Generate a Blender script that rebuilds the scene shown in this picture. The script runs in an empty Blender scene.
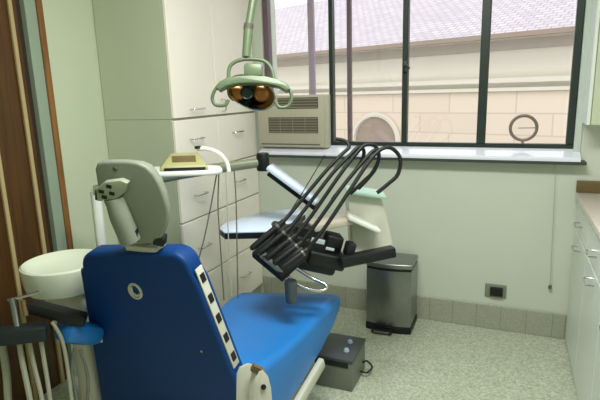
import bpy, bmesh, math, random
from mathutils import Vector, Matrix, Euler
random.seed(4)
C = bpy.context.scene.collection
PI = math.pi

# ------------------------------------------------------------------ camera
F, YAW, PITCH, ROLL, EYE = 500.0, -0.40265, -0.21217, -0.02855, 1.5
_f = Vector((math.sin(YAW)*math.cos(PITCH), math.cos(YAW)*math.cos(PITCH), math.sin(PITCH)))
_r = Vector((math.cos(YAW), -math.sin(YAW), 0)); _u = _r.cross(_f)
_c, _s = math.cos(ROLL), math.sin(ROLL)
RT, UP = _c*_r + _s*_u, -_s*_r + _c*_u
cam = bpy.data.cameras.new('camera'); co = bpy.data.objects.new('camera', cam); C.objects.link(co)
M3 = Matrix((RT, UP, -_f)).transposed()
co.matrix_world = Matrix.Translation((0, 0, EYE)) @ M3.to_4x4()
cam.sensor_width = 36; cam.lens = F/600*36; cam.clip_start = 0.02; cam.clip_end = 200
bpy.context.scene.camera = co

def P(px, py, d):
    """point seen at pixel (px,py), d metres in front of the lens"""
    return Vector((0, 0, EYE)) + d*(_f + RT*((px-300)/F) - UP*((py-200)/F))
def PX(px, py, ax, val):
    r = _f + RT*((px-300)/F) - UP*((py-200)/F)
    o = Vector((0, 0, EYE)); return o + r*((val-o[ax])/r[ax])

# --------------------------------------------------------------- materials
def lin(c):
    return tuple(((x/255)/12.92 if x/255 <= .04045 else ((x/255+.055)/1.055)**2.4) for x in c)
def mat(name, rgb, rough=.5, metal=0.0, var=.06, scale=12.0, bump=0.0, coat=0.0, spec=.5):
    m = bpy.data.materials.new(name); m.use_nodes = True
    n, l = m.node_tree.nodes, m.node_tree.links
    b = n['Principled BSDF']
    b.inputs['Roughness'].default_value = rough; b.inputs['Metallic'].default_value = metal
    b.inputs['Coat Weight'].default_value = coat; b.inputs['Specular IOR Level'].default_value = spec
    c = lin(rgb)
    t = n.new('ShaderNodeTexCoord'); no = n.new('ShaderNodeTexNoise')
    no.inputs['Scale'].default_value = scale; no.inputs['Detail'].default_value = 4
    l.new(t.outputs['Object'], no.inputs['Vector'])
    mx = n.new('ShaderNodeMix'); mx.data_type = 'RGBA'
    mx.inputs['A'].default_value = (*[x*(1-var) for x in c], 1)
    mx.inputs['B'].default_value = (*[min(1, x*(1+var)) for x in c], 1)
    l.new(no.outputs['Fac'], mx.inputs['Factor']); l.new(mx.outputs['Result'], b.inputs['Base Color'])
    if bump:
        bp = n.new('ShaderNodeBump'); bp.inputs['Strength'].default_value = bump; bp.inputs['Distance'].default_value = .002
        l.new(no.outputs['Fac'], bp.inputs['Height']); l.new(bp.outputs['Normal'], b.inputs['Normal'])
    return m
def nodes(m): return m.node_tree.nodes, m.node_tree.links

M = {}
M['wall'] = mat('painted wall', (206, 212, 200), .55, var=.03, scale=3)
M['leftwall'] = mat('green painted wall', (204, 212, 188), .5, var=.03, scale=3)
M['ceil'] = mat('ceiling paint', (236, 238, 230), .8, var=.02)
M['cabside'] = mat('cabinet side with green shade', (192, 201, 177), .45, var=.03, scale=3)  # green shade on faces turned from the window, put in the colour
M['cab'] = mat('white laminate', (250, 243, 234), .35, var=.02, scale=3)
M['cabwhite'] = mat('cool white laminate', (222, 230, 226), .35, var=.02, scale=3)
M['gap'] = mat('shadow gap lining', (120, 116, 108), .8)
M['chrome'] = mat('chrome', (205, 205, 205), .18, 1.0, var=.02)
M['steel'] = mat('brushed steel', (150, 152, 150), .34, 1.0, var=.10, scale=40)
M['black'] = mat('black plastic', (13, 14, 18), .5, var=.1)
M['rubber'] = mat('black rubber hose', (10, 11, 13), .5, var=.1)
M['cream'] = mat('cream enamel', (206, 205, 192), .35, var=.03)
M['grey'] = mat('warm grey plastic', (136, 144, 130), .45, var=.04)
M['olive'] = mat('grey green enamel', (128, 134, 112), .35, var=.04)
M['lampgreen'] = mat('pale green enamel', (104, 120, 92), .35, var=.05)
M['blue'] = mat('blue vinyl', (38, 124, 206), .36, var=.05, scale=6, spec=.5)
M['darkblue'] = mat('navy blue shell', (0, 58, 124), .5, var=.05, scale=6, spec=.3)
M['white'] = mat('white plastic', (232, 236, 230), .3, var=.02)
M['bowl'] = mat('white glazed ceramic', (226, 234, 216), .15, var=.02)
M['mint'] = mat('mint plastic', (186, 222, 206), .35)
M['skyarm'] = mat('glossy arm cover with sky tint', (208, 224, 248), .2, var=.02)  # pale blue base stands in for sky mirrored on the cover
M['yellowgreen'] = mat('yellow green plastic', (168, 166, 116), .45, var=.08)
M['brown'] = mat('brown edge', (104, 86, 50), .45, var=.25, scale=60)
M['frame'] = mat('dark green window paint', (36, 50, 46), .4, var=.1)
M['purple'] = mat('mauve outer sash paint', (112, 92, 104), .5)
M['mauve'] = mat('mauve sash with painted haze', (176, 160, 180), .5)  # lighter copy of the sash colour, glass haze painted in
M['jamb'] = mat('pale painted jamb', (196, 206, 200), .5)
M['sill'] = mat('glossy sill with sky tint', (232, 234, 250), .12, var=.02, coat=1.0)  # bluish base imitates the sky reflected on the slab
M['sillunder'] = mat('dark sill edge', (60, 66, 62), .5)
M['ac'] = mat('beige appliance plastic', (184, 180, 162), .5, var=.03)
M['acdark'] = mat('grille shadow plastic', (92, 88, 78), .6)
M['greyhose'] = mat('grey hose', (168, 168, 150), .5)
M['boxgrey'] = mat('grey hammered metal', (118, 122, 112), .45, .2, var=.1, scale=30)
M['knob'] = mat('pale blue knob', (178, 206, 232), .3)
M['cord'] = mat('pale cord', (176, 182, 164), .7)
M['socketgrey'] = mat('grey socket plate', (128, 136, 124), .5)
M['paperwhite'] = mat('label white', (214, 224, 240), .5)
M['stone'] = None

# floor: speckled vinyl
m = mat('speckled vinyl floor', (176, 184, 162), .28, var=.1, scale=5); n, l = nodes(m); b = n['Principled BSDF']
t = n.new('ShaderNodeTexCoord'); v = n.new('ShaderNodeTexVoronoi'); v.inputs['Scale'].default_value = 110
l.new(t.outputs['Object'], v.inputs['Vector'])
r = n.new('ShaderNodeValToRGB'); e = r.color_ramp.elements
e[0].position = .0; e[0].color = (*lin((156, 164, 144)), 1); e[1].position = 1; e[1].color = (*lin((206, 208, 190)), 1)
x = e.new(.35); x.color = (*lin((178, 184, 164)), 1); x = e.new(.7); x.color = (*lin((190, 194, 176)), 1)
sep = n.new('ShaderNodeSeparateColor'); l.new(v.outputs['Color'], sep.inputs['Color']); l.new(sep.outputs['Red'], r.inputs['Fac'])
l.new(r.outputs['Color'], b.inputs['Base Color']); M['floor'] = m
# baseboard: same vinyl, tiled with joints
m = mat('speckled tile skirting', (136, 142, 126), .4, var=.12, scale=60); n, l = nodes(m); b = n['Principled BSDF']
t = n.new('ShaderNodeTexCoord'); w = n.new('ShaderNodeTexBrick'); w.offset = 0
w.inputs['Scale'].default_value = 1; w.inputs['Brick Width'].default_value = .145; w.inputs['Row Height'].default_value = 1.0
w.inputs['Mortar Size'].default_value = .0018
w.inputs['Color1'].default_value = (*lin((166, 168, 152)), 1); w.inputs['Color2'].default_value = (*lin((160, 162, 146)), 1)
w.inputs['Mortar'].default_value = (*lin((132, 134, 118)), 1)
l.new(t.outputs['Object'], w.inputs['Vector'])
v = n.new('ShaderNodeTexNoise'); v.inputs['Scale'].default_value = 120; l.new(t.outputs['Object'], v.inputs['Vector'])
mx = n.new('ShaderNodeMix'); mx.data_type = 'RGBA'; mx.blend_type = 'OVERLAY'; mx.inputs['Factor'].default_value = .35
l.new(w.outputs['Color'], mx.inputs['A']); l.new(v.outputs['Fac'], mx.inputs['B']); l.new(mx.outputs['Result'], b.inputs['Base Color']); M['skirt'] = m
# wood
def wood(name, a, bb, sc=3.0, rough=.35):
    m = mat(name, a, rough); n, l = nodes(m); b = n['Principled BSDF']
    t = n.new('ShaderNodeTexCoord'); mp = n.new('ShaderNodeMapping'); mp.inputs['Scale'].default_value = (14, 14, .9)
    l.new(t.outputs['Object'], mp.inputs['Vector'])
    no = n.new('ShaderNodeTexNoise'); no.inputs['Scale'].default_value = sc; no.inputs['Detail'].default_value = 6; no.inputs['Distortion'].default_value = .6
    l.new(mp.outputs['Vector'], no.inputs['Vector'])
    r = n.new('ShaderNodeValToRGB'); e = r.color_ramp.elements
    e[0].position = .3; e[0].color = (*lin(a), 1); e[1].position = .7; e[1].color = (*lin(bb), 1)
    l.new(no.outputs['Fac'], r.inputs['Fac']); l.new(r.outputs['Color'], b.inputs['Base Color']); return m
M['wood'] = wood('dark stained wood', (64, 38, 10), (92, 58, 18))
M['woodtrim'] = wood('brown wood trim', (120, 80, 40), (150, 104, 58))
M['batten'] = mat('pale batten', (186, 166, 124), .45)
M['darkgap'] = mat('dark recess strip', (48, 34, 20), .7)  # flat dark brown for the strip between leaf and frame
M['doorstrip'] = mat('grey green paint', (150, 166, 150), .5)
# glass
m = bpy.data.materials.new('window glass'); m.use_nodes = True; n, l = nodes(m); n.clear()
o = n.new('ShaderNodeOutputMaterial'); tr = n.new('ShaderNodeBsdfTransparent'); gl = n.new('ShaderNodeBsdfGlossy'); gl.inputs['Roughness'].default_value = .02
mx = n.new('ShaderNodeMixShader'); mx.inputs[0].default_value = .04
l.new(tr.outputs[0], mx.inputs[1]); l.new(gl.outputs[0], mx.inputs[2]); l.new(mx.outputs[0], o.inputs[0]); M['glass'] = m
# lamp reflector: mirror metals, orange reflections put in by colour
m = mat('amber mirror reflector', (196, 132, 72), .16, 1.0, var=.3, scale=14); M['reflector'] = m
M['dish'] = mat('silvered reflector', (176, 176, 160), .22, 1.0, var=.1)
M['amber'] = mat('orange reflection metal', (176, 116, 66), .3, .75, var=.25, scale=20)
M['tealglass'] = mat('dark teal lamp shield', (42, 66, 70), .15, .3)
# outside stone and roof
def bricks(name, c1, c2, mo, bw, rh, ms=.02, rough=.85, offs=.5):
    m = mat(name, c1, rough); n, l = nodes(m); b = n['Principled BSDF']
    t = n.new('ShaderNodeTexCoord'); w = n.new('ShaderNodeTexBrick'); w.offset = offs
    mp = n.new('ShaderNodeMapping'); mp.inputs['Rotation'].default_value = (PI/2, 0, 0) if name != 'roof tiles' else (0, 0, 0)
    w.inputs['Scale'].default_value = 1; w.inputs['Brick Width'].default_value = bw; w.inputs['Row Height'].default_value = rh
    w.inputs['Mortar Size'].default_value = ms
    for k, c in (('Color1', c1), ('Color2', c2), ('Mortar', mo)): w.inputs[k].default_value = (*lin(c), 1)
    l.new(t.outputs['Object'], mp.inputs['Vector']); l.new(mp.outputs['Vector'], w.inputs['Vector'])
    l.new(w.outputs['Color'], b.inputs['Base Color']); return m
M['stone'] = bricks('pale stone blocks', (214, 198, 178), (208, 190, 170), (192, 176, 158), 1.1, .34, .012)
M['stonetrim'] = mat('pale stone trim', (208, 200, 184), .8, var=.05, scale=4)
M['frieze'] = mat('stone frieze in eave shade', (168, 156, 144), .85, var=.1, scale=3)  # darker base paints in the shadow under the eave
M['roof'] = bricks('roof tiles', (202, 192, 196), (186, 176, 182), (156, 146, 152), .16, .11, .01)
M['archfill'] = mat('dusty arch window', (146, 128, 114), .7, var=.1, scale=4)
M['asphalt'] = mat('street asphalt', (120, 120, 118), .9, var=.15)

# ------------------------------------------------------------ mesh helpers
class MB:
    def __init__(s): s.bm = bmesh.new()
    def _geo(s, fn):
        before = set(s.bm.verts); fn(); return [v for v in s.bm.verts if v not in before]
    def box(s, a, b, bev=0.0, seg=2, rot=None, piv=None):
        a, b = Vector(a), Vector(b); c = (a+b)/2; d = b-a
        r = bmesh.ops.create_cube(s.bm, size=1); vs = r['verts']
        for v in vs: v.co = Vector((v.co.x*d.x, v.co.y*d.y, v.co.z*d.z)) + c
        if rot is not None:
            p = Vector(piv) if piv is not None else c
            for v in vs: v.co = rot @ (v.co-p) + p
        if bev:
            es = list({e for v in vs for e in v.link_edges})
            bmesh.ops.bevel(s.bm, geom=es, offset=bev, segments=seg, affect='EDGES', profile=.5)
        return s
    def obox(s, c, ax, ay, az, bev=0.0, seg=2):
        """box about c with half-axis vectors"""
        r = bmesh.ops.create_cube(s.bm, size=2); vs = r['verts']
        ax, ay, az, c = Vector(ax), Vector(ay), Vector(az), Vector(c)
        for v in vs: v.co = c + ax*v.co.x + ay*v.co.y + az*v.co.z
        bmesh.ops.recalc_face_normals(s.bm, faces=list({f for v in vs for f in v.link_faces}))
        if bev:
            es = list({e for v in vs for e in v.link_edges})
            bmesh.ops.bevel(s.bm, geom=es, offset=bev, segments=seg, affect='EDGES', profile=.5)
        bmesh.ops.recalc_face_normals(s.bm, faces=s.bm.faces[:])
        return s
    def bar(s, a, b, w, h, up=(0, 0, 1), bev=0.0):
        a, b = Vector(a), Vector(b); d = b-a; x = d.cross(Vector(up)).normalized(); z = x.cross(d).normalized()
        return s.obox((a+b)/2, d/2, x*w/2, z*h/2, bev)
    def tube(s, pts, r, n=10, cap=True, smooth=True, sub=6):
        pts = [Vector(p) for p in pts]
        rr = list(r) if isinstance(r, (list, tuple)) else [r]*len(pts)
        if smooth and len(pts) > 2:
            q, q2 = [], []
            for i in range(len(pts)-1):
                p0, p1, p2, p3 = pts[max(i-1, 0)], pts[i], pts[i+1], pts[min(i+2, len(pts)-1)]
                for k in range(sub):
                    t = k/sub
                    q.append(.5*((2*p1)+(p2-p0)*t+(2*p0-5*p1+4*p2-p3)*t*t+(3*p1-p0-3*p2+p3)*t**3)); q2.append(rr[i]*(1-t)+rr[i+1]*t)
            q.append(pts[-1]); q2.append(rr[-1]); pts, rr = q, q2
        N = None; rings = []
        for i, p in enumerate(pts):
            t = (pts[min(i+1, len(pts)-1)]-pts[max(i-1, 0)]).normalized()
            if N is None:
                N = t.orthogonal().normalized()
            else:
                N = (N - t*N.dot(t)); N = N.normalized() if N.length > 1e-6 else t.orthogonal().normalized()
            B = t.cross(N)
            rings.append([s.bm.verts.new(p+(N*math.cos(2*PI*k/n)+B*math.sin(2*PI*k/n))*rr[i]) for k in range(n)])
        for i in range(len(rings)-1):
            for k in range(n): s.bm.faces.new((rings[i][k], rings[i][(k+1) % n], rings[i+1][(k+1) % n], rings[i+1][k]))
        if cap: s.bm.faces.new(rings[0][::-1]); s.bm.faces.new(rings[-1])
        return s
    def cyl(s, a, b, r, n=20, r2=None): return s.tube([a, b], [r, r if r2 is None else r2], n, smooth=False)
    def lathe(s, prof, c=(0, 0, 0), axis=(0, 0, 1), n=32, sx=1, sy=1):
        ax = Vector(axis).normalized(); q = Vector((0, 0, 1)).rotation_difference(ax); c = Vector(c); rings = []
        for (r, z) in prof:
            if r < 1e-5: rings.append([s.bm.verts.new(c + q @ Vector((0, 0, z)))])
            else: rings.append([s.bm.verts.new(c + q @ Vector((r*sx*math.cos(2*PI*k/n), r*sy*math.sin(2*PI*k/n), z))) for k in range(n)])
        for a, b in zip(rings, rings[1:]):
            for k in range(n):
                k2 = (k+1) % n
                if len(a) == 1 and len(b) == 1: continue
                if len(a) == 1: s.bm.faces.new((a[0], b[k2], b[k]))
                elif len(b) == 1: s.bm.faces.new((a[k], a[k2], b[0]))
                else: s.bm.faces.new((a[k], a[k2], b[k2], b[k]))
        return s
    def prism(s, poly, d, bev=0.0, seg=2):
        """poly: list of 3-D points of one face, d: extrusion vector"""
        d = Vector(d); a = [s.bm.verts.new(Vector(p)) for p in poly]; b = [s.bm.verts.new(Vector(p)+d) for p in poly]
        n = len(poly); f = [s.bm.faces.new(a), s.bm.faces.new(b[::-1])]
        for i in range(n): f.append(s.bm.faces.new((a[i], b[i], b[(i+1) % n], a[(i+1) % n])))
        bmesh.ops.recalc_face_normals(s.bm, faces=f)
        if bev:
            es = list({e for x in f[:2] for e in x.edges})
            bmesh.ops.bevel(s.bm, geom=es, offset=bev, segments=seg, affect='EDGES', profile=.5)
        bmesh.ops.recalc_face_normals(s.bm, faces=s.bm.faces[:])
        return s
    def quad(s, *p): s.bm.faces.new([s.bm.verts.new(Vector(x)) for x in p]); return s
    def build(s, name, m, parent=None, smooth=True, origin=None):
        bmesh.ops.recalc_face_normals(s.bm, faces=s.bm.faces[:])
        me = bpy.data.meshes.new(name)
        if parent is not None: off = Vector(parent.get('_w', (0, 0, 0)))
        else: off = Vector(origin) if origin else Vector((0, 0, 0))
        if off.length: bmesh.ops.translate(s.bm, verts=s.bm.verts[:], vec=-off)
        s.bm.to_mesh(me); s.bm.free()
        o = bpy.data.objects.new(name, me); C.objects.link(o); me.materials.append(m)
        if smooth:
            for p in me.polygons: p.use_smooth = True
            try: me.set_sharp_from_angle(angle=math.radians(38))
            except Exception: pass
        if parent is not None:
            o.parent = parent; o['_w'] = tuple(off)
        else:
            o.location = off; o['_w'] = tuple(off)
        return o

def tag(o, label, cat, group=None):
    o['label'] = label; o['category'] = cat
    if group: o['group'] = group
    return o
def thing(name, label, cat, loc, group=None):
    o = bpy.data.objects.new(name, None); C.objects.link(o); o.location = loc; o['_w'] = tuple(loc); o.empty_display_size = .1
    return tag(o, label, cat, group)
def struct(o): o['kind'] = 'structure'; return o

# ------------------------------------------------------------------- shell
XL, XR, YB, YF, ZC = -2.15, 0.96, 3.166, -1.6, 2.6
WX0, WX1, WZ0, WZ1 = PX(264.5, 60, 1, 3.186).x, 0.335, 1.12, 2.42      # window opening
struct(MB().box((XL-.12, YF-.12, -.1), (XR+.12, YB+.25, 0)).build('floor', M['floor'], smooth=False))
struct(MB().box((XL-.12, YF-.12, ZC), (XR+.12, YB+.25, ZC+.1)).build('ceiling', M['ceil'], smooth=False))
wb = MB()
wb.box((XL-.12, YB, 0), (XR+.12, YB+.22, WZ0)); wb.box((XL-.12, YB, WZ1), (XR+.12, YB+.22, ZC))
wb.box((XL-.12, YB, WZ0), (WX0, YB+.22, WZ1)); wb.box((WX1, YB, WZ0), (XR+.12, YB+.22, WZ1))
struct(wb.build('wall_back', M['wall'], smooth=False))
DY0, DY1 = 0.55, 1.83                            # doorway in the left wall
wl = MB(); wl.box((XL-.12, DY1, 0), (XL, YB, ZC)); wl.box((XL-.12, YF, 0), (XL, DY0, ZC)); wl.box((XL-.12, DY0, 2.25), (XL, DY1, ZC))
struct(wl.build('wall_left', M['leftwall'], smooth=False))
struct(MB().box((XR, YF, 0), (XR+.12, YB, ZC)).build('wall_right', M['wall'], smooth=False))
struct(MB().box((XL-.12, YF-.12, 0), (XR+.12, YF, ZC)).build('wall_front', M['wall'], smooth=False))
struct(MB().box((-1.66, YB-.014, .0), (.36, YB, .16), .003, 1).build('baseboard_back', M['skirt'], smooth=False))

# door on the left: dark wood leaf with pale battens, frame strip and trim
door = bpy.data.objects.new('door_1', None); C.objects.link(door); struct(door); door['_w'] = (0, 0, 0)
MB().box((XL-.06, DY0, .0), (XL-.02, 1.775, 2.2)).build('door_leaf', M['wood'], door, smooth=False)
for y0 in (1.00, 1.285, 1.555, 1.725):
    MB().box((XL-.02, y0, .0), (XL-.004, y0+.02, 2.2), .003, 1).build('batten', M['batten'], door, smooth=False)
MB().box((XL-.05, 1.775, 0), (XL-.025, 1.80, 2.25)).build('recess_strip', M['darkgap'], door, smooth=False)
MB().box((XL-.06, 1.800, 0), (XL+.006, 1.862, 2.25), .002, 1).build('frame_strip', M['doorstrip'], door, smooth=False)
MB().box((XL-.0, 1.862, 0), (XL+.016, 1.895, 2.3), .003, 1).build('frame_trim', M['woodtrim'], door, smooth=False)
MB().box((XL-.12, DY0-.02, 2.2), (XL+.004, 1.862, 2.25)).build('frame_head', M['woodtrim'], door, smooth=False)

# ------------------------------------------------------------------ window
win = bpy.data.objects.new('window_1', None); C.objects.link(win); struct(win); win['_w'] = (0, 0, 0)
FY0, FY1 = YB+.02, YB+.07
fr = MB()
fr.box((WX0, FY0, WZ0), (WX1, FY1, WZ0+.05), .004, 1); fr.box((WX0, FY0, WZ1-.05), (WX1, FY1, WZ1), .004, 1)
MB().box((WX0, FY0-.004, WZ0), (WX0+.038, FY1, WZ1), .004, 1).build('frame_stile', M['purple'], win, smooth=False)
fr.box((WX1-.05, FY0, WZ0+.05), (WX1-.012, FY1, WZ1-.05), .004, 1)
fr.build('window_frame', M['frame'], win, smooth=False)
MUL = [PX(331, 70, 1, FY0).x, PX(405, 70, 1, FY0).x, PX(484, 70, 1, FY0).x]
for x, w in zip(MUL, (.026, .034, .05)):
    MB().box((x-w/2, FY0-.006, WZ0+.05), (x+w/2, FY1, WZ1-.05), .004, 1).build('mullion', M['frame'], win, smooth=False)
xs = [WX0+.03]+MUL+[WX1-.05]
for a, b in zip(xs, xs[1:]):
    MB().box((a+.012, FY0+.028, WZ0+.05), (b-.012, FY0+.033, WZ1-.05)).build('window_pane', M['glass'], win, smooth=False)
for px, w, mm in ((312, .04, 'mauve'), (349.5, .028, 'purple')):
    x = PX(px, 70, 1, FY1+.03).x
    MB().box((x-w/2, FY1+.015, WZ0+.02), (x+w/2, FY1+.05, WZ1), .004, 1).build('outer_sash', M[mm], win, smooth=False)
hd = MB(); hx = MUL[1]; hz = PX(407, 66, 1, FY0).z
hd.box((hx-.012, FY0-.03, hz-.035), (hx+.012, FY0-.006, hz+.03), .004); hd.tube([(hx, FY0-.03, hz), (hx+.02, FY0-.045, hz), (hx+.035, FY0-.045, hz-.02)], .007)
hd.build('window_handle', M['frame'], win)
MB().box((WX1-.012, YB-.012, WZ0-.0), (WX1+.022, FY1, WZ1), .003, 1).build('jamb_lining', M['jamb'], win, smooth=False)
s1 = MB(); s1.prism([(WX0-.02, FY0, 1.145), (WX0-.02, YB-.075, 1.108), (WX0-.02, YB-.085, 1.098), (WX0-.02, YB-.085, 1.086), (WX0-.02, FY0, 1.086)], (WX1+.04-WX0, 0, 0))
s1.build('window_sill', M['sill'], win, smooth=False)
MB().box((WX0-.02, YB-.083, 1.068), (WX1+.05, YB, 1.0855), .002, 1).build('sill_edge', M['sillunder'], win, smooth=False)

# round dial on the right pane
c = PX(523.5, 128, 1, FY0-.008); R0 = .070
dial = thing('round_dial', 'small brown-rimmed round clear dial standing on the window frame, right pane', 'dial', (c.x, FY0-.008, WZ0+.05))
ring = MB(); pts = [(c.x+R0*math.cos(a), FY0-.008, c.z+R0*math.sin(a)) for a in [2*PI*k/40 for k in range(41)]]
ring.tube(pts, .009, 8, cap=False, smooth=False)
ring.cyl((c.x, FY0-.008, c.z-R0-.004), (c.x, FY0-.008, WZ0+.05), .007, 10); ring.build('rim', mat('grey brown rim', (122, 106, 98), .5), dial)
MB().cyl((c.x, FY0-.006, c.z), (c.x, FY0-.002, c.z), R0-.006, 40).build('face', M['glass'], dial)
MB().bar((c.x-.03, FY0-.012, c.z), (c.x+.065, FY0-.012, c.z+.001), .006, .004).build('needle', M['brown'], dial)

# -------------------------------------------------------- outside building
d8 = PX(450, 90, 1, 9.0); ang = math.radians(-18)
bo = thing('exterior_building', 'pale stone building with mauve tiled roof across the street outside the window', 'building', (d8.x, d8.y, -3.0))
bo.rotation_euler = (0, 0, ang)
ax, ay = Vector((math.cos(ang), math.sin(ang), 0)), Vector((-math.sin(ang), math.cos(ang), 0))
def bl(x, y, z): return (x, y, z+3.0)
def bpart(mb, name, mm):
    o = mb.build(name, M[mm], None, smooth=False); o.parent = bo; return o
dz = 9.9
def zf(px_y): return EYE + (88-px_y)/F*dz*.93
EV = zf(46)
bpart(MB().box(bl(-14, 0, -3), bl(10, 6, zf(92))), 'lower_wall', 'stone')
bpart(MB().box(bl(-14, .02, zf(92)), bl(10, 6, EV)), 'upper_wall', 'stonetrim')
bpart(MB().box(bl(-14, -.12, zf(85)), bl(10, .02, zf(81))).box(bl(-14, -.07, zf(92)), bl(10, .02, zf(89))), 'string_course', 'stonetrim')
bpart(MB().box(bl(-14, -.05, zf(58)), bl(10, .02, zf(50))), 'frieze', 'frieze')
bpart(MB().box(bl(-14, -.40, EV-.07), bl(10, -.26, EV+.0)), 'gutter', 'archfill')
bpart(MB().box(bl(-14, -.28, zf(50)), bl(10, .02, EV)), 'cornice', 'stonetrim')
RZ = 1.75
rf = MB(); rf.prism([bl(-14, -.32, EV), bl(-14, 3.6, EV+RZ), bl(-14, 7.4, EV)], (24, 0, 0))
bpart(rf, 'roof', 'roof')
# arched window
ac_ = PX(376, 140, 1, 9.0); loc = Vector((ac_.x-d8.x, ac_.y-d8.y, 0))
rr = _f + RT*((376-300)/F) - UP*((141-200)/F)
t_ = (Vector((d8.x, d8.y, 0))).dot(ay)/rr.dot(ay); hit = Vector((0, 0, EYE))+rr*t_
lx = (hit-Vector((d8.x, d8.y, 0))).dot(ax); lz = hit.z
ar = MB(); arc = [bl(lx+.46*math.cos(a), -.02, lz+.46*math.sin(a)) for a in [PI*k/20 for k in range(21)]]+[bl(lx-.46, -.02, lz-1.4), bl(lx+.46, -.02, lz-1.4)]
ar.prism(arc, (0, .06, 0)); bpart(ar, 'arched_window', 'archfill')
sr = MB(); sr.tube([bl(lx+.5*math.cos(a), -.03, lz+.5*math.sin(a)) for a in [PI*k/20 for k in range(21)]], .05, 6, smooth=False); bpart(sr, 'arch_surround', 'stonetrim')
struct(MB().box((-30, YB+.25, -3.1), (30, 40, -3.0)).build('ground', M['asphalt'], smooth=False))

# -------------------------------------------------- tall cupboard on left
CX, CY0, CY1, CZS = -1.668, 2.232, YB-.004, 1.375
CM = 2.664
def handle(parent, c, L, axis='y', out=(1, 0, 0), r=.0045):
    c = Vector(c); o = Vector(out); a = Vector((0, 1, 0)) if axis == 'y' else Vector((0, 0, 1))
    MB().tube([c-a*L/2, c-a*L/2*.96+o*.026, c-a*L/4+o*.032, c+a*L/4+o*.032, c+a*L/2*.96+o*.026, c+a*L/2], r, 8, sub=4).build('handle', M['chrome'], parent)
up = thing('wall_cupboard', 'tall white two-door cupboard stacked above the white drawer cabinet', 'cupboard', (CX-.24, (CY0+CY1)/2, CZS+.002))
MB().box((XL+.005, CY0, CZS+.002), (CX-.022, CY1, ZC-.006)).build('carcass', M['cabside'], up, smooth=False)
for a, b in ((CY0+.001, CM-.003), (CM+.003, CY1-.002)):
    dr = MB().box((CX-.020, a, CZS+.006), (CX, b, ZC-.012), .003, 1).build('door', M['cab'], up, smooth=False)
    hy = b-.16 if a < CM-.1 else a+.05
    if a < CM-.1: handle(dr, (CX, hy-.06, CZS+.05), .11)
    else: handle(dr, (CX, hy, CZS+.06), .07, 'z')
lo = thing('drawer_cabinet', 'white drawer cabinet with chrome handles under the tall cupboard', 'cabinet', (CX-.24, (CY0+CY1)/2, 0))
MB().box((XL+.005, CY0, 0.0), (CX-.022, CY1, CZS)).build('carcass', M['cabside'], lo, smooth=False)
rows = [(1.075, 1.372), (.80, 1.07), (.44, .795), (.10, .435)]
for ci, (a, b) in enumerate(((CY0+.001, CM-.003), (CM+.003, CY1-.002))):
    for z0, z1 in rows:
        dr = MB().box((CX-.020, a, z0), (CX, b, z1-.004), .003, 1).build('drawer', M['cab'], lo, smooth=False)
        hz = z0+.62*(z1-z0) if z0 > 1 else z0+.5*(z1-z0)
        handle(dr, (CX, (a+b)/2-.03, hz), .11)
MB().box((CX-.05, CY0+.01, 0), (CX-.02, CY1, .095)).build('plinth', M['skirt'], lo, smooth=False)

# -------------------------------------------------------- air conditioner
AX0, AX1, AY, AZ0 = PX(258.5, 130, 1, 3.10).x, PX(327, 130, 1, 3.10).x, 3.10, 1.135
AZ1 = PX(300, 95, 1, AY).z
acu = thing('air_conditioner', 'beige window air conditioner with grilles on the left end of the sill', 'air conditioner', ((AX0+AX1)/2, 3.1, AZ0))
MB().box((AX0, AY+.012, AZ0), (AX1, YB+.015, AZ1), .006).build('casing', M['ac'], acu)
fp = MB().box((AX0+.0, AY, AZ0+.004), (AX1-.02, AY+.012, AZ1-.004), .005).build('front_panel', M['ac'], acu)
def rect(px0, py0, px1, py1, y): 
    p, q = PX(px0, py1, 1, y), PX(px1, py0, 1, y); return p.x, p.z, q.x, q.z
for nm, rc, ns in (('top_grille', (278, 97, 318, 109), 4), ('front_grille', (269, 117, 318, 133), 6)):
    x0, z0, x1, z1 = rect(*rc, AY)
    g = MB().box((x0, AY-.002, z0), (x1, AY+.002, z1)).build(nm, M['acdark'], acu, smooth=False)
    sl = MB()
    for k in range(ns):
        z = z0+(k+.5)*(z1-z0)/ns
        sl.box((x0+.004, AY-.008, z-.004), (x1-.004, AY-.002, z+.003))
    if ns == 6:
        for k in range(1, 4): sl.box((x0+k*(x1-x0)/4-.002, AY-.009, z0), (x0+k*(x1-x0)/4+.002, AY-.002, z1))
    sl.build('slats', mat('grille slat plastic', (140, 134, 116), .6), g, smooth=False)
MB().box((AX0+.02, AY-.004, AZ0+.02), (AX1-.05, AY, AZ0+.026)).build('panel_seam', M['acdark'], acu, smooth=False)

# ------------------------------------------------------------- steel bin
bx0, bx1, by0, by1, bh = -.795, -.515, 2.895, 3.12, .43
bn = thing('pedal_bin', 'brushed steel rectangular pedal bin standing against the window wall', 'bin', ((bx0+bx1)/2, (by0+by1)/2, 0))
def bin_outline(z, g=0.0, bow=.022):
    o = [(bx0-g, by1+g, z), (bx0-g, by0+.01-g, z)]
    for k in range(1, 12):
        t = k/12; o.append((bx0+t*(bx1-bx0), by0+.01-g-bow*math.sin(PI*t), z))
    return o+[(bx1+g, by0+.01-g, z), (bx1+g, by1+g, z)]
MB().prism(bin_outline(.045), (0, 0, bh-.045-.02), .004).build('body', M['steel'], bn)
MB().prism(bin_outline(.0, .004), (0, 0, .045), .004).build('base', M['black'], bn)
MB().prism(bin_outline(bh-.02, -.002), (0, 0, .012), 0).build('lid_seam', M['black'], bn)
MB().prism(bin_outline(bh-.008, .002), (0, 0, .036), .012, 3).build('lid', M['steel'], bn)
xm = (bx0+bx1)/2-.03
MB().box((xm-.065, by0-.055, .004), (xm+.065, by0-.005, .03), .008).build('pedal', M['black'], bn)
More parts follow.
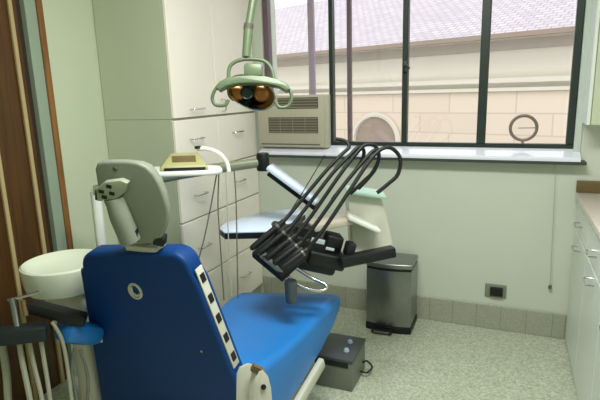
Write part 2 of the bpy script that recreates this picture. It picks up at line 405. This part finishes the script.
MB().box((xm-.048, by0-.06, .012), (xm+.048, by0-.052, .026), .003).build('pedal_plate', M['steel'], bn)

# -------------------------------------------------- foot control box
fx0, fx1, fy0, fy1, fh = -.875, -.675, 2.19, 2.44, .17
fc = thing('foot_control', 'grey and black foot control box on the floor beside the chair seat', 'foot control', ((fx0+fx1)/2, (fy0+fy1)/2, 0))
MB().box((fx0, fy0, 0), (fx1, fy1, fh-.012), .006).build('housing', M['boxgrey'], fc)
MB().box((fx0-.004, fy0-.004, fh-.012), (fx1+.004, fy1+.004, fh+.006), .005).build('top_plate', mat('charcoal top plate', (66, 70, 74), .4), fc)
MB().box((fx0, fy0-.003, fh-.04), (fx1-.02, fy0, fh-.012)).build('pedal_slot', M['black'], fc, smooth=False)
for q in ((350, 342.5), (346.5, 351)):
    p = PX(*q, 2, fh+.006); MB().lathe([(0, .016), (.010, .014), (.014, .006), (.015, 0)], (p.x, p.y, fh+.006), n=16).build('knob', M['knob'], fc)
p = [PX(360, 362, 2, .06), PX(367, 361, 2, .07), PX(372, 367, 2, .03), PX(367, 372.5, 2, .03), PX(360, 371, 2, .03)]
p[0].x = fx1; p[-1].x = fx1
MB().tube(p, .005, 8).build('cable', M['black'], fc)

# --------------------------------------------------- socket and wall cord
p = PX(496, 291, 1, YB)
so = thing('wall_socket', 'black socket in a grey plate low on the window wall', 'socket', (p.x, YB, p.z))
MB().box((p.x-.065, YB-.010, p.z-.04), (p.x+.06, YB, p.z+.045), .004).build('plate', M['socketgrey'], so)
MB().box((p.x-.035, YB-.03, p.z-.025), (p.x+.04, YB-.008, p.z+.03), .004).build('insert', M['black'], so)
a, b = PX(557.5, 160, 1, YB-.09), PX(550, 287, 1, YB-.02)
cd = thing('pull_cord', 'thin pale cord with a small pull hanging below the right end of the window sill', 'cord', (a.x, YB-.04, 1.069))
MB().tube([(a.x, YB-.04, 1.069), (a.x, YB-.03, 1.0), (b.x, YB-.02, b.z)], .0018, 6, sub=10).build('string', M['cord'], cd)
MB().lathe([(0, -.014), (.009, -.01), (.01, .004), (.004, .014), (0, .015)], (b.x, YB-.02, b.z), n=14).build('pull', M['acdark'], cd)

# ----------------------------------------------------- right hand cabinets
RX = .365
ct = tag(MB().box((RX-.012, .5, .865), (XR, YB-.002, .905), .006).build('countertop', mat('pale speckled counter', (216, 208, 198), .25, var=.08, scale=80), origin=(.66, 1.8, .865)),
         'pale worktop running along the white cabinets on the right', 'worktop')
tag(MB().box((RX-.012, YB-.03, .905), (XR, YB-.001, .972), .004).build('backsplash', M['brown'], origin=(.66, YB, .905)), 'brown upstand strip at the end of the pale worktop on the right', 'splashback')
ys = [3.16, 2.66, 2.16, 1.66, 1.16, .66]
labs = ['white base cabinet in the corner under the window wall end of the worktop', 'white base cabinet second from the window wall on the right', 'white base cabinet third from the window wall on the right',
        'white base cabinet fourth from the window wall on the right', 'white base cabinet nearest the camera on the right']
for i in range(5):
    y1, y0 = ys[i]-.001, ys[i+1]+.001
    bc = thing('base_cabinet', labs[i], 'cabinet', (.66, (y0+y1)/2, 0), 'base cabinets under the right worktop')
    MB().box((RX+.020, y0, .0), (XR-.004, y1, .863)).build('carcass', M['cabwhite'], bc, smooth=False)
    d1 = MB().box((RX, y0+.002, .70), (RX+.018, y1-.002, .858), .003, 1).build('drawer', M['cabwhite'], bc, smooth=False)
    d2 = MB().box((RX, y0+.002, .02), (RX+.018, y1-.002, .694), .003, 1).build('door', M['cabwhite'], bc, smooth=False)
    handle(d1, (RX, (y0+y1)/2, .775), .10, 'y', (-1, 0, 0)); handle(d2, (RX, (y0+y1)/2, .645), .10, 'y', (-1, 0, 0))
wu = thing('wall_cabinet', 'pale wall cabinet beside the window, top right corner', 'cabinet', (.66, 3.0, 1.29))
MB().box((.372, 2.97, 1.292), (XR-.004, YB-.004, ZC-.006), .003, 1).build('carcass', M['cabside'], wu, smooth=False)
MB().box((.352, 2.975, 1.292), (.370, YB-.006, ZC-.008), .003, 1).build('door', M['cabwhite'], wu, smooth=False)

# ------------------------------------------------------------ dental chair
ch = thing('dental_chair', 'blue dental treatment chair seen from behind, facing the window', 'dental chair', (-1.2, 1.55, 0))
ch['_w'] = (-1.2, 1.55, 0)
BO = Vector((-1.25, 1.453, .45)); byaw = math.radians(1.2); rec = math.radians(11)
bX = Vector((math.cos(byaw), math.sin(byaw), 0)); bD = Vector((-math.sin(byaw), math.cos(byaw), 0))
bU = (Vector((0, 0, 1))*math.cos(rec) - bD*math.sin(rec)); bN = -(bD*math.cos(rec)+Vector((0, 0, 1))*math.sin(rec))   # bN: out of the back, to the camera
def B(x, u, n=0): return BO + bX*x + bU*u + bN*n
HT = .510
def hw(u): return .338 + (.236-.338)*max(u, -.3)/HT
def hl_(u): return .350 + (.268-.350)*max(u, -.3)/HT
oL, oR = [], []
for u in (-.38, -.30, -.2, -.1, 0, .1, .2, .3, .4): oL.append((-hl_(u), u)); oR.append((hw(u), u))
rc = .075
top = []
for k in range(7):
    a = PI - (PI/2)*k/6; top.append((-hl_(HT)+rc*1.0+rc*math.cos(a), HT-.026-rc+rc*math.sin(a)))
for k in range(7):
    a = PI/2 - (PI/2)*k/6; top.append((hw(HT)-rc*.9+rc*.9*math.cos(a), HT+.012-rc*.9+rc*.9*math.sin(a)))
outline = oL + top + oR[::-1]
bm_ = MB(); bm_.prism([B(x, u, 0) for x, u in outline], -bN*.085, .016, 4)
br = bm_.build('backrest', M['darkblue'], ch)
cu = MB(); cu.prism([B(x*.88-.012, u*.9, -.085) for x, u in outline], -bN*.05, .025, 3); cu.build('back_cushion', M['blue'], br)
# strip with square slots along the right edge of the shell
def rt(u, n): return B(hw(u)+.001, u, n)
p0, p1 = rt(.035, -.036), rt(.455, -.036); dv = p1-p0
sx = dv.cross(bN).normalized(); sx = sx if sx.dot(bX) > 0 else -sx
st = MB(); st.obox((p0+p1)/2+sx*.002, dv/2, bN*.021, sx*.003, .002); sto = st.build('side_strip', M['cream'], br)
for k in range(5):
    q = p0+dv*(.10+.2*k)
    MB().obox(q+sx*.006, dv.normalized()*.017, bN*.013, sx*.002, .001, 1).build('slot', M['black'], sto, smooth=False)
# emblem
em = B(-.028, .340, .001)
e1 = MB(); pts = [em + bX*.027*math.cos(a)+bU*.031*math.sin(a) for a in [2*PI*k/32 for k in range(33)]]
e1.tube(pts, .0055, 8, cap=False, smooth=False); eo = e1.build('emblem', M['cream'], br)
e2 = MB(); e2.tube([em+bX*-.012+bU*.018+bN*.002, em+bX*-.014+bU*-.004+bN*.002, em+bX*.004+bU*-.018+bN*.002, em+bX*.018+bU*-.010+bN*.002], .005, 6); e2.build('emblem_mark', M['cream'], eo)
sc_ = B(.215, .105, .0); MB().lathe([(0, .002), (.004, .0015), (.005, 0)], sc_, bN, 12).build('screw', M['cream'], br)
# headrest
hp = P(131, 203, 1.70); hN = bN.copy(); hN = (hN + RT*.25 + Vector((0, 0, .0))).normalized()
hXv = Vector((0, 0, 1)).cross(hN).normalized(); hXv = hXv if hXv.dot(RT) > 0 else -hXv
hU = hN.cross(hXv).normalized(); hU = hU if hU.z > 0 else -hU
tl = math.radians(-14); hX2 = hXv*math.cos(tl)+hU*math.sin(tl); hU2 = -hXv*math.sin(tl)+hU*math.cos(tl)
def Hd(x, u, n=0): return hp + hX2*x + hU2*u + hN*n
def HP(px, py, n=0.0):      # point of the headrest's rear plane
    ray = _f + RT*((px-300)/F) - UP*((py-200)/F); o = Vector((0, 0, EYE))
    return o + ray*((hp-o).dot(hN)/ray.dot(hN)) + hN*n
hq = [(94.5, 170), (96, 164.5), (101, 162), (112, 161.5), (126, 161.5), (137, 163), (146, 167), (153, 174), (159, 184), (164, 196), (167.5, 208), (168, 218), (166, 228), (162, 238), (155, 243), (142, 245), (128, 244.5), (119, 241), (113, 230), (108, 214), (102, 200), (97, 186)]
hb = MB(); hb.prism([HP(*q) for q in hq], -hN*.03, .010, 3); hr = hb.build('headrest', M['grey'], ch)
hcx = sum((HP(*q) for q in hq), Vector())/len(hq)
hb = MB(); hb.prism([hcx+(HP(*q)-hcx)*.90-hN*.03 for q in hq], -hN*.04, .016, 3); hb.build('head_cushion', M['grey'], hr)
hb = MB(); hb.prism([HP(*q) for q in ((100, 186), (108, 179), (124, 177), (131, 180), (127, 190), (120, 196), (110, 197), (101, 198))], hN*.03, .005); k1 = hb.build('head_bracket', mat('light grey plastic', (162, 168, 148), .45), hr)
hb = MB()
for q in ((105.5, 188), (113, 183), (108.5, 193.5), (116, 190)): hb.obox(HP(*q, .031), hX2*.009, hU2*.006, hN*.002, .001)
hb.build('bracket_slots', M['black'], k1)
hb = MB(); hb.tube([HP(116, 197, .012), HP(123, 214, .02), HP(133, 238, .02)], [.030, .036, .036], 16, sub=4); hb.build('neck_tube', M['grey'], hr)
MB().bar(HP(136, 227, .02), HP(138, 238, .02), .024, .02).build('latch', M['black'], hr)
MB().obox(HP(99, 195, -.005), hX2*.012, hU2*.02, hN*.012, .004).build('side_knob', M['black'], hr)
MB().lathe([(0, .004), (.007, .003), (.008, 0)], HP(115, 169), hN, 12).build('screw', M['acdark'], hr)
MB().obox(HP(158, 242, -.02), hX2*.02, hU2*.018, hN*.02, .004).build('post_clamp', M['black'], hr)
bs = MB(); bs.bar(B(0.01, HT+.07, -.045), B(.005, HT-.15, -.045), .11, .022, bN); bs.build('headrest_post', M['chrome'], ch)
bs = MB(); bs.obox(B(.035, HT+.008, -.04), bX*.07, bU*.012, bN*.03, .006); bs.build('post_socket', M['cream'], ch)
# seat, yawed a touch towards the wall
sY = math.radians(-8); sX = Vector((math.cos(sY), math.sin(sY), 0)); sD = Vector((-math.sin(sY), math.cos(sY), 0))
SO = Vector((-.855, 1.50, 0))
def S(x, y, z): return SO + sX*x + sD*y + Vector((0, 0, z))
prof = [(-.02, .20), (-.02, .44), (.06, .455), (.2, .445), (.38, .448), (.54, .470), (.65, .486), (.715, .486), (.745, .470), (.752, .445), (.725, .40), (.66, .34), (.54, .27), (.36, .20), (.2, .16)]
SW = .54
se = MB()
secs = 14; rings = []
for i in range(secs+1):
    t = i/secs; x = -SW*t
    e_ = min(t, 1-t)*SW; k = 1 - .06*max(0, 1-e_/.06)**2        # softly rounded long edges
    cy, cz = .33, .33
    rings.append([se.bm.verts.new(S(x, cy+(y-cy)*k + ((.05-.17*t)*min(1, max(0, (y-.3)/.4)) if y > .3 else 0), cz+(z-cz)*(k if z > .3 else 1)+(.012-.03*t)*min(1, max(0, y/.6)))) for y, z in prof])
for a, b in zip(rings, rings[1:]):
    for k in range(len(prof)): k2 = (k+1) % len(prof); se.bm.faces.new((a[k], a[k2], b[k2], b[k]))
se.bm.faces.new(rings[0]); se.bm.faces.new(rings[-1][::-1])
bmesh.ops.recalc_face_normals(se.bm, faces=se.bm.faces[:])
bmesh.ops.bevel(se.bm, geom=[e for e in se.bm.edges if all(len(f.verts) > 4 or True for f in e.link_faces) and any(len(f.verts) == len(prof) for f in e.link_faces)], offset=.03, segments=4, affect='EDGES', profile=.5)
sto = se.build('seat', M['blue'], ch)
# hinge covers at the right hip
hg = MB(); c0 = P(249, 392, 1.60)
def HG(px, py, d): return P(px, py, d)
hg.prism([HG(239, 374, 1.62), HG(242, 367, 1.62), HG(250, 363.5, 1.62), HG(257, 366, 1.62), HG(259, 376, 1.62), HG(257, 430, 1.62), HG(238, 430, 1.62)], -sX*.012, .004); hg.build('hinge_cover', M['cream'], ch)
hg = MB(); hg.prism([HG(256, 385, 1.585), HG(259, 371, 1.585), HG(264, 370, 1.585), HG(269, 376, 1.585), HG(272, 388, 1.585), HG(276, 430, 1.585), HG(255, 430, 1.585)], -sX*.03, .006); h2 = hg.build('hinge_plate', M['cream'], ch)
MB().lathe([(0, .004), (.008, .004), (.009, 0)], HG(263.5, 387, 1.583), -_f, 14).build('bolt', M['black'], h2)
MB().bar(HG(252, 367, 1.59), HG(263, 372, 1.60), .02, .02).build('hinge_pin', M['brown'], ch)
# left armrest
ar_ = MB(); ar_.bar(P(60, 331, 1.93), P(97, 334, 2.08), .12, .085, bev=.034); ar_.build('armrest', M['blue'], ch)
MB().tube([P(92, 335, 2.06), P(106, 340, 2.11), P(124, 350, 2.16)], .018, 10).build('armrest_support', M['cream'], ch)
# base: pedestal, lift cover and foot rail
pb = MB(); pb.box((-1.36, 1.42, .06), (-.98, 2.0, .19), .02); pb.box((-1.32, 1.46, .19), (-1.02, 1.8, .24), .02); pb.build('lift_cover', M['cream'], ch)
MB().box((-1.42, 1.38, 0), (-.92, 2.12, .06), .02).build('base_plate', M['cream'], ch)
MB().bar(S(.012, .53, .245), S(.012, .02, .06), .03, .055, bev=.008).build('side_rail', M['cream'], ch)

# ------------------------------------------------------- operating light
L0 = P(252, 90, 2.2)
ol = thing('operating_light', 'pale green dental operating light hanging on a pole from the ceiling', 'lamp', (L0.x, L0.y, ZC))
LD = 2.2
e0, e1 = P(246, 57, LD), P(248.5, 27, LD)
e2 = P(253, 0, LD); tp = e1 + (e2-e1)*((ZC-e1.z)/(e2.z-e1.z))
lm = MB(); lm.cyl(e0, e1, .018, 16, .021); lm.build('lower_pole', M['lampgreen'], ol)
lm = MB(); lm.cyl(e1, tp, .017, 16); lm.build('upper_pole', M['lampgreen'], ol)
MB().cyl(e1-(e2-e1).normalized()*.012, e1+(e2-e1).normalized()*.012, .0215, 16).build('pole_joint', M['acdark'], ol)
MB().lathe([(.0, -.05), (.035, -.048), (.06, -.02), (.07, 0), (0, 0)], (tp.x, tp.y, ZC-.001), n=24).build('ceiling_rose', M['lampgreen'], ol)
yk = [(228.5, 79), (229, 70), (232, 64), (240, 60), (252, 59), (264, 61), (271, 68), (274, 80)]
MB().tube([P(x, y, LD) for x, y in yk], .0085, 10).build('yoke', M['lampgreen'], ol)
# dish: shallow concave mirror opening towards the headrest
dn = (P(251, 300, 1.0) - P(252, 92, LD)); dn = (dn.normalized()*.55 - _f*.9).normalized()
dc = P(251, 92.5, LD)
sh = MB(); sh.lathe([(.104, -.012), (.106, .0), (.100, .004), (.098, -.004), (.07, -.034), (.03, -.052), (0, -.056)], dc, dn, 36, 1.06, .66)
do = sh.build('reflector', M['dish'], ol)
sh = MB(); sh.lathe([(.107, -.002), (.108, -.016), (.092, -.045), (.06, -.072), (.03, -.082), (0, -.084)], dc, dn, 36, 1.06, .66); sh.build('housing', M['lampgreen'], ol)
for q, rr_, mm in (((236, 92.5), .040, 'amber'), ((262, 92.5), .043, 'amber')):  # orange reflections in the dish, shaped as amber lobes
    MB().lathe([(rr_*math.cos(a), rr_*.5*math.sin(a)) for a in [0, .3, .6, .9, 1.2]]+[(0, rr_*.5)], P(*q, LD+.03), dn, 20).build('amber_reflection', M[mm], do)
MB().lathe([(.028, -.02), (.028, .012), (.022, .018), (0, .02)], P(247, 93, LD+.02), dn, 20).build('bulb_shield', M['tealglass'], do)
MB().lathe([(.018, -.02), (.018, .026), (0, .028)], P(252.5, 85, LD+.01), dn, 16).build('bulb_socket', M['black'], do)
hub = MB(); hub.obox(P(253.5, 71, LD+.03), RT*.040, UP*.028, _f*.03, .008); hub.build('hub', M['lampgreen'], ol)
vq = [(215, 87), (219, 81.5), (226, 77.5), (238, 75.5), (252, 75), (266, 76), (278, 79), (286, 83.5), (290, 89), (286, 90.5), (278, 86), (266, 83.5), (252, 82.5), (238, 83), (227, 85.5), (219, 90)]
vp = MB(); vp.prism([P(x, y, LD-.085) for x, y in vq], _f*.06, .006)
vp.build('visor', M['lampgreen'], ol)
MB().tube([P(x, y, LD-.03) for x, y in [(228, 80), (219, 85), (213.5, 93), (212.5, 100), (216, 105), (225, 105), (228.5, 100)]], .0075, 10).build('handle', M['lampgreen'], ol)
MB().tube([P(x, y, LD-.03) for x, y in [(274, 80), (284, 84), (290, 91), (291.5, 98), (288, 106), (279, 107), (275, 100)]], .0075, 10).build('handle', M['lampgreen'], ol)

# ------------------------------------------------------- spittoon unit
sp = thing('spittoon_unit', 'cream spittoon unit with white bowl left of the blue chair', 'spittoon', (P(92, 300, 2.15).x, P(92, 300, 2.15).y, 0))
sb = P(66, 276, 2.2)
bw = MB(); bw.lathe([(0, -.052), (.145, -.051), (.160, -.042), (.168, -.01), (.176, .05), (.175, .066), (.166, .072), (.155, .067), (.144, .052), (.10, .036), (.05, .028), (0, .026)], sb, n=48)
bw.build('bowl', M['bowl'], sp)
MB().box((sb.x-.10, sb.y-.05, sb.z-.13), (sb.x+.14, sb.y+.12, sb.z-.05), .015).build('bowl_bracket', M['cream'], sp)
col = Vector((sb.x+.03, sb.y+.03, 0))
MB().box((col.x-.015, col.y-.07, 0), (col.x+.09, col.y+.12, sb.z-.125), .03, 3).build('column', M['cream'], sp)
MB().bar(P(27, 305, 1.9), P(86, 320, 1.95), .06, .045, bev=.01).build('holder_arm', M['black'], sp)
MB().bar(P(-12, 337, 1.82), P(48, 331, 1.88), .07, .06, bev=.012).build('holder_block', mat('dark teal rubber', (22, 30, 36), .5), sp)
MB().tube([P(8, 300, 1.86), P(22, 297, 1.87), P(40, 292, 1.88)], .006, 8).build('suction_tip', M['chrome'], sp)
MB().tube([P(12, 298, 1.86), P(16, 318, 1.86), P(20, 345, 1.84)], .013, 10).build('suction_handle', M['steel'], sp)
MB().tube([P(23, 300, 1.88), P(26, 316, 1.87)], .010, 10, smooth=False).build('suction_valve', M['brown'], sp)
hs = [((17, 330), (22, 360), (30, 400), (36, 440)), ((28, 335), (34, 365), (42, 400), (46, 440)), ((39, 330), (44, 360), (50, 400), (52, 440)), ((52, 322), (62, 340), (68, 370), (74, 420)), ((2, 345), (6, 370), (8, 400), (8, 440)), ((75, 348), (72, 370), (76, 395), (80, 430)), ((80, 350), (86, 368), (88, 390), (84, 430))]
for k, q in enumerate(hs):
    MB().tube([P(x, y, 1.86+.015*i+.01*k) for i, (x, y) in enumerate(q)], (.010, .008, .008, .007, .014, .006, .006)[k], 8).build('hose', M['greyhose' if k < 5 else 'boxgrey'], sp)

# ------------------------------------------------------- delivery unit
dv_ = thing('delivery_unit', 'dentist instrument unit with grey jointed arm and black console over the chair', 'dental unit', (P(112, 300, 2.3).x, P(112, 300, 2.3).y, 0))
pbase = P(101, 240, 2.42)
MB().cyl((pbase.x, pbase.y, 0), (pbase.x, pbase.y, P(101, 189, 2.42).z), .024, 18).build('post', M['white'], dv_)
MB().lathe([(.09, 0), (.09, .02), (.05, .035), (.03, .05)], (pbase.x, pbase.y, 0), n=28).build('post_foot', M['cream'], dv_)
hd0 = Vector((pbase.x, pbase.y, P(101, 189, 2.42).z)); el = P(263, 162, 2.42)
MB().tube([hd0, hd0+(el-hd0)*.5+Vector((0, 0, .012)), el], [.03, .028, .023], 12).build('upper_arm', M['olive'], dv_)
t0, t1 = P(136, 170, 2.13), P(222, 167, 2.22)
tr = MB(); tv = (t1-t0); tw = tv.cross(Vector((0, 0, 1))).normalized()
tp_ = []
for k in range(36):
    a = 2*PI*k/36; ca, sa = math.cos(a), math.sin(a)
    tp_.append((t0+t1)/2 + tv/2*math.copysign(abs(ca)**.6, ca) + tw*.10*math.copysign(abs(sa)**.6, sa))
tr.prism(tp_, (0, 0, -.022), .008, 3); tr.build('arm_tray', M['white'], dv_)
MB().lathe([(0, .045), (.028, .044), (.032, .035), (.032, -.035), (.028, -.042), (0, -.042)], el, n=20).build('elbow', M['black'], dv_)
w1 = P(317, 202, 2.42); a0 = P(269, 166, 2.42)
MB().bar(a0, w1, .105, .022, bev=.006).build('lower_arm', M['skyarm'], dv_)
MB().bar(a0-Vector((0, 0, .03)), w1-Vector((0, 0, .03)), .06, .026, bev=.004).build('arm_underside', M['black'], dv_)
# bracket tray
tq = [P(219, 230, 2.22), P(226, 224, 2.27), P(262, 213, 2.40), P(300, 209, 2.44), P(303, 214, 2.38), P(290, 224, 2.30), P(268, 234, 2.22), P(224, 234, 2.19)]
zt = P(260, 222, 2.52).z
tq = [PX(*q, 2, zt) for q in ((219, 228), (226, 222), (262, 212), (298, 208), (306, 213), (292, 222), (268, 231), (224, 232))]
tm = MB(); tm.prism(tq, (0, 0, -.008), .003); bt = tm.build('bracket_tray', M['skyarm'], dv_)
cxx = sum(tq, Vector())/8
tm = MB(); tm.prism([cxx+(p-cxx)*.985+Vector((0, 0, -.008)) for p in tq], (0, 0, -.03), .004); tm.build('tray_rim', M['black'], bt)
# console
DC = 2.33
kc = P(305, 254, DC)
cnx = (P(345, 262, 2.36)-P(272, 246, 2.30)).normalized(); cnz = Vector((0, 0, 1)); cnz = (cnz-cnx*cnz.dot(cnx)).normalized(); cny = cnz.cross(cnx)
cs = MB(); cs.obox(kc+cny*.10+cnz*.0, cnx*.165, cny*.11, cnz*.080, .02, 3); cs.obox(kc+cnx*.1+cny*.07, cnx*.09, cny*.12, cnz*.035, .014, 3); csl = cs.build('console', M['black'], dv_)
cs = MB(); cs.bar(P(340, 262, 2.27), P(394, 251, 2.33), .055, .05, bev=.008); cs.build('grab_bar', M['black'], dv_)
cs = MB(); cs.bar(P(345, 248, 2.30), P(354, 250, 2.31), .06, .07, bev=.012); cs.build('bar_mount', M['black'], dv_)
kf = kc - cny*.062
cs = MB(); cs.obox(P(318, 241, 2.315), cnx*.032, cny*.004, cnz*.011, .001); cs.obox(P(330, 249, 2.315), cnx*.020, cny*.004, cnz*.006, .001); cs.build('label_plate', M['paperwhite'], csl)
cs = MB()
for k in range(7): cs.obox(kc+cnx*(-.10+.035*k)-cny*.013-cnz*.02, cnx*.010, cny*.006, cnz*.016, .003)
cs.build('switches', mat('charcoal switches', (46, 50, 56), .4), csl)
MB().bar(P(310, 226, 2.36), P(348, 219, 2.42), .13, .03, bev=.006).build('console_tray', mat('pinkish cream plastic', (214, 202, 190), .4), dv_)
cs = MB(); cs.obox(P(306, 232, 2.36), cnx*.06, cny*.05, cnz*.035, .012, 3); cs.obox(P(333, 240, 2.36), cnx*.04, cny*.05, cnz*.03, .010, 3); cs.build('cable_cover', M['black'], csl)
# cream housing behind, with mint lid
hz0 = 2.45
q = [P(347, 190, hz0), P(381, 196, hz0), P(386, 212, hz0), P(391, 232, hz0), P(394, 250, hz0), P(352, 254, hz0), P(350, 225, hz0)]
hs_ = MB(); hs_.prism(q, _f*.14-Vector((0, 0, .02)), .012, 3); hso = hs_.build('rear_housing', M['cream'], dv_)
hs_ = MB(); hs_.bar(P(346, 189, hz0+.04), P(384, 194.5, hz0+.04), .17, .014, bev=.004); hs_.build('lid', M['mint'], hso)
hs_ = MB(); hs_.bar(P(347, 215, 2.38), P(378, 229, 2.40), .12, .02, bev=.006); hs_.build('shelf', M['white'], dv_)
# chrome handle and cup holder under the console
MB().tube([P(276, 262, 2.28), P(284, 272, 2.27), P(297, 284, 2.26), P(312, 290, 2.26), P(324, 290, 2.27), P(326, 285, 2.28), P(312, 278, 2.30), P(296, 268, 2.3)], .008, 10).build('handle', M['chrome'], dv_)
MB().lathe([(0, -.055), (.022, -.053), (.026, -.04), (.030, .04), (.026, .05), (0, .05)], P(291, 291, 2.24), n=20).build('cup_holder', mat('smoked grey plastic', (70, 78, 84), .25), dv_)
MB().bar(P(262, 254, 2.28), P(284, 272, 2.27), .05, .02, bev=.004).build('console_bracket', M['grey'], dv_)
MB().tube([P(325, 155, 2.38), P(304, 190, 2.36), P(283, 223, 2.34)], .0025, 6).build('support_rod', M['black'], dv_)
hang = [((217, 172), (212, 200), (205, 235), (199, 258)), ((219, 172), (218, 205), (220, 240), (224, 300)), ((234, 168), (236, 200), (237, 245), (238, 298)), ((226, 172), (227, 200), (229, 250), (232, 296))]
for k, q in enumerate(hang):
    MB().tube([P(x, y, 2.25+.0*i) for i, (x, y) in enumerate(q)], (.003, .003, .003, .0025)[k], 6).build('hanging_hose', M['acdark' if k < 3 else 'greyhose'], dv_)

# handpieces: tip low left, body in the rack, hose sweeping up and over
loops = [
    [(300, 202), (325, 172), (341, 155), (349, 147), (345, 141), (336, 139)],
    [(306, 208), (332, 174), (350, 155), (359, 147), (364, 152), (360, 164), (346, 182), (332, 200)],
    [(312, 215), (339, 176), (356, 154), (365, 145), (375, 146), (379, 157), (374, 171), (364, 181), (350, 194)],
    [(318, 221), (343, 186), (362, 163), (373, 151), (378, 152), (378, 162), (370, 176), (358, 189)],
    [(326, 226), (350, 190), (368, 163), (380, 150), (391, 148), (400, 158), (398, 174), (388, 184), (377, 193)]]
hl = ['black handpiece farthest left in the rack, its hose hooking back at the window', 'black handpiece second from the left in the rack with a narrow hose loop',
      'black handpiece in the middle of the rack with a tall hose loop', 'black handpiece fourth from the left in the rack, hose bending to the cream housing',
      'black handpiece nearest the console, its hose making the widest loop on the right']
for i in range(5):
    ta, tb = P(251+7.5*i, 249+5*i, 2.24-.022*i), P(284+6*i, 221+7*i, 2.26-.022*i)
    h = thing('handpiece', hl[i], 'handpiece', ta, 'handpieces in the rack of the dental unit')
    dr_ = tb-ta
    MB().tube([ta, ta+dr_*.08, ta+dr_*.5, tb], [.010, .014, .0155, .013], 14, sub=3).build('grip', M['black'], h)
    MB().tube([ta+dr_*.78, ta+dr_*.84], [.0165, .0165], 14, smooth=False).build('collar', M['steel'], h)
    MB().tube([ta-dr_*.02, ta+dr_*.04], [.006, .0095], 12, smooth=False).build('tip', M['steel'], h)
    MB().tube([tb]+[P(x, y, 2.28-.026*i+.07*(k/len(loops[i]))) for k, (x, y) in enumerate(loops[i])], .0088, 10).build('hose', M['rubber'], h)
rk = MB(); rk.obox((P(252, 251, 2.30)+P(308, 246, 2.26))/2-Vector((0, 0, .03)), (P(283, 262, 2.30)-P(256, 240, 2.36))/2*1.1, (P(284, 226, 2.36)-P(258, 250, 2.33))/2, Vector((0, 0, .012)), .004); rk.build('handpiece_rack', M['black'], dv_)

# scaler box on the arm tray
zs = t0.z
sc0 = P(184, 163, 2.17)
sx_ = tv.normalized(); sy_ = tw
if sy_.dot(_f) > 0: sy_ = -sy_
ctr = (t0+t1)/2 + sx_*.02; ctr.z = (t0.z+t1.z)/2
scd = thing('scaler_box', 'small yellow green device with sloping top on the white arm tray', 'scaler', ctr)
w = MB(); Z = Vector((0, 0, 1))
lowq = [ctr+sx_*x+sy_*y+Z*z for x, y, z in ((-.105, .075, .001), (.100, .075, .001), (.100, -.075, .001), (-.105, -.075, .001))]
topq = [ctr+sx_*x+sy_*y+Z*z for x, y, z in ((-.098, .070, .020), (.092, .070, .020), (.062, -.055, .064), (-.050, -.055, .064))]
va = [w.bm.verts.new(p) for p in lowq]; vb = [w.bm.verts.new(p) for p in topq]
w.bm.faces.new(va[::-1]); w.bm.faces.new(vb)
for k in range(4): w.bm.faces.new((va[k], va[(k+1) % 4], vb[(k+1) % 4], vb[k]))
bmesh.ops.recalc_face_normals(w.bm, faces=w.bm.faces[:])
bmesh.ops.bevel(w.bm, geom=w.bm.edges[:], offset=.006, segments=2, affect='EDGES', profile=.5)
w.build('case', M['yellowgreen'], scd)
f0 = ctr+sy_*.012+Vector((0, 0, .0415))
MB().obox(f0, sx_*.05, sy_*.026+Vector((0, 0, -.0092)), Vector((0, 0, .003)), .001).build('display', M['brown'], scd)
MB().obox(ctr+sy_*.077+Vector((0, 0, .008)), sx_*.085, sy_*.003, Vector((0, 0, .005)), .001).build('front_slot', M['black'], scd)
MB().lathe([(0, .012), (.014, .011), (.016, 0), (0, 0)], P(198, 148.5, 2.24), n=14).build('plug', M['black'], scd)
MB().tube([P(197, 149, 2.24), P(208, 149, 2.24), (P(220, 154, 2.25)), P(227, 163, 2.26), P(229, 172, 2.26)], .010, 10).build('cable', M['white'], scd)

# -------------------------------------------------------------------- light
w = bpy.data.worlds.new('sky'); bpy.context.scene.world = w; w.use_nodes = True; n, l = w.node_tree.nodes, w.node_tree.links
bg = n['Background']; bg.inputs['Color'].default_value = (.93, .97, 1.0, 1); bg.inputs['Strength'].default_value = 1.9
sun = bpy.data.lights.new('sun', 'SUN'); sun.energy = .35; sun.angle = .2; sun.color = (1, .95, .88)
so_ = bpy.data.objects.new('sun', sun); C.objects.link(so_); so_.rotation_euler = Euler((math.radians(48), 0, math.radians(-15)))
def area(name, loc, sx, sy, pw, col, rot=(0, 0, 0)):
    a = bpy.data.lights.new(name, 'AREA'); a.shape = 'RECTANGLE'; a.size = sx; a.size_y = sy; a.energy = pw; a.color = col
    o = bpy.data.objects.new(name, a); C.objects.link(o); o.location = loc; o.rotation_euler = rot; return o
area('ceiling_fill', (-.30, 1.30, ZC-.03), 1.2, .4, 56, (.98, 1.0, .92))  # added unseen fill light that brightens the room, no known fixture
sc = bpy.context.scene
sc.view_settings.view_transform = 'Standard'; sc.view_settings.look = 'None'; sc.view_settings.gamma = 1; sc.view_settings.use_curve_mapping = False
sc.view_settings.exposure = 0.0
sc.cycles.max_bounces = 10; sc.cycles.diffuse_bounces = 6; sc.cycles.transparent_max_bounces = 12
sc.cycles.use_denoising = True
for o in bpy.data.objects:
    if '_w' in o: del o['_w']
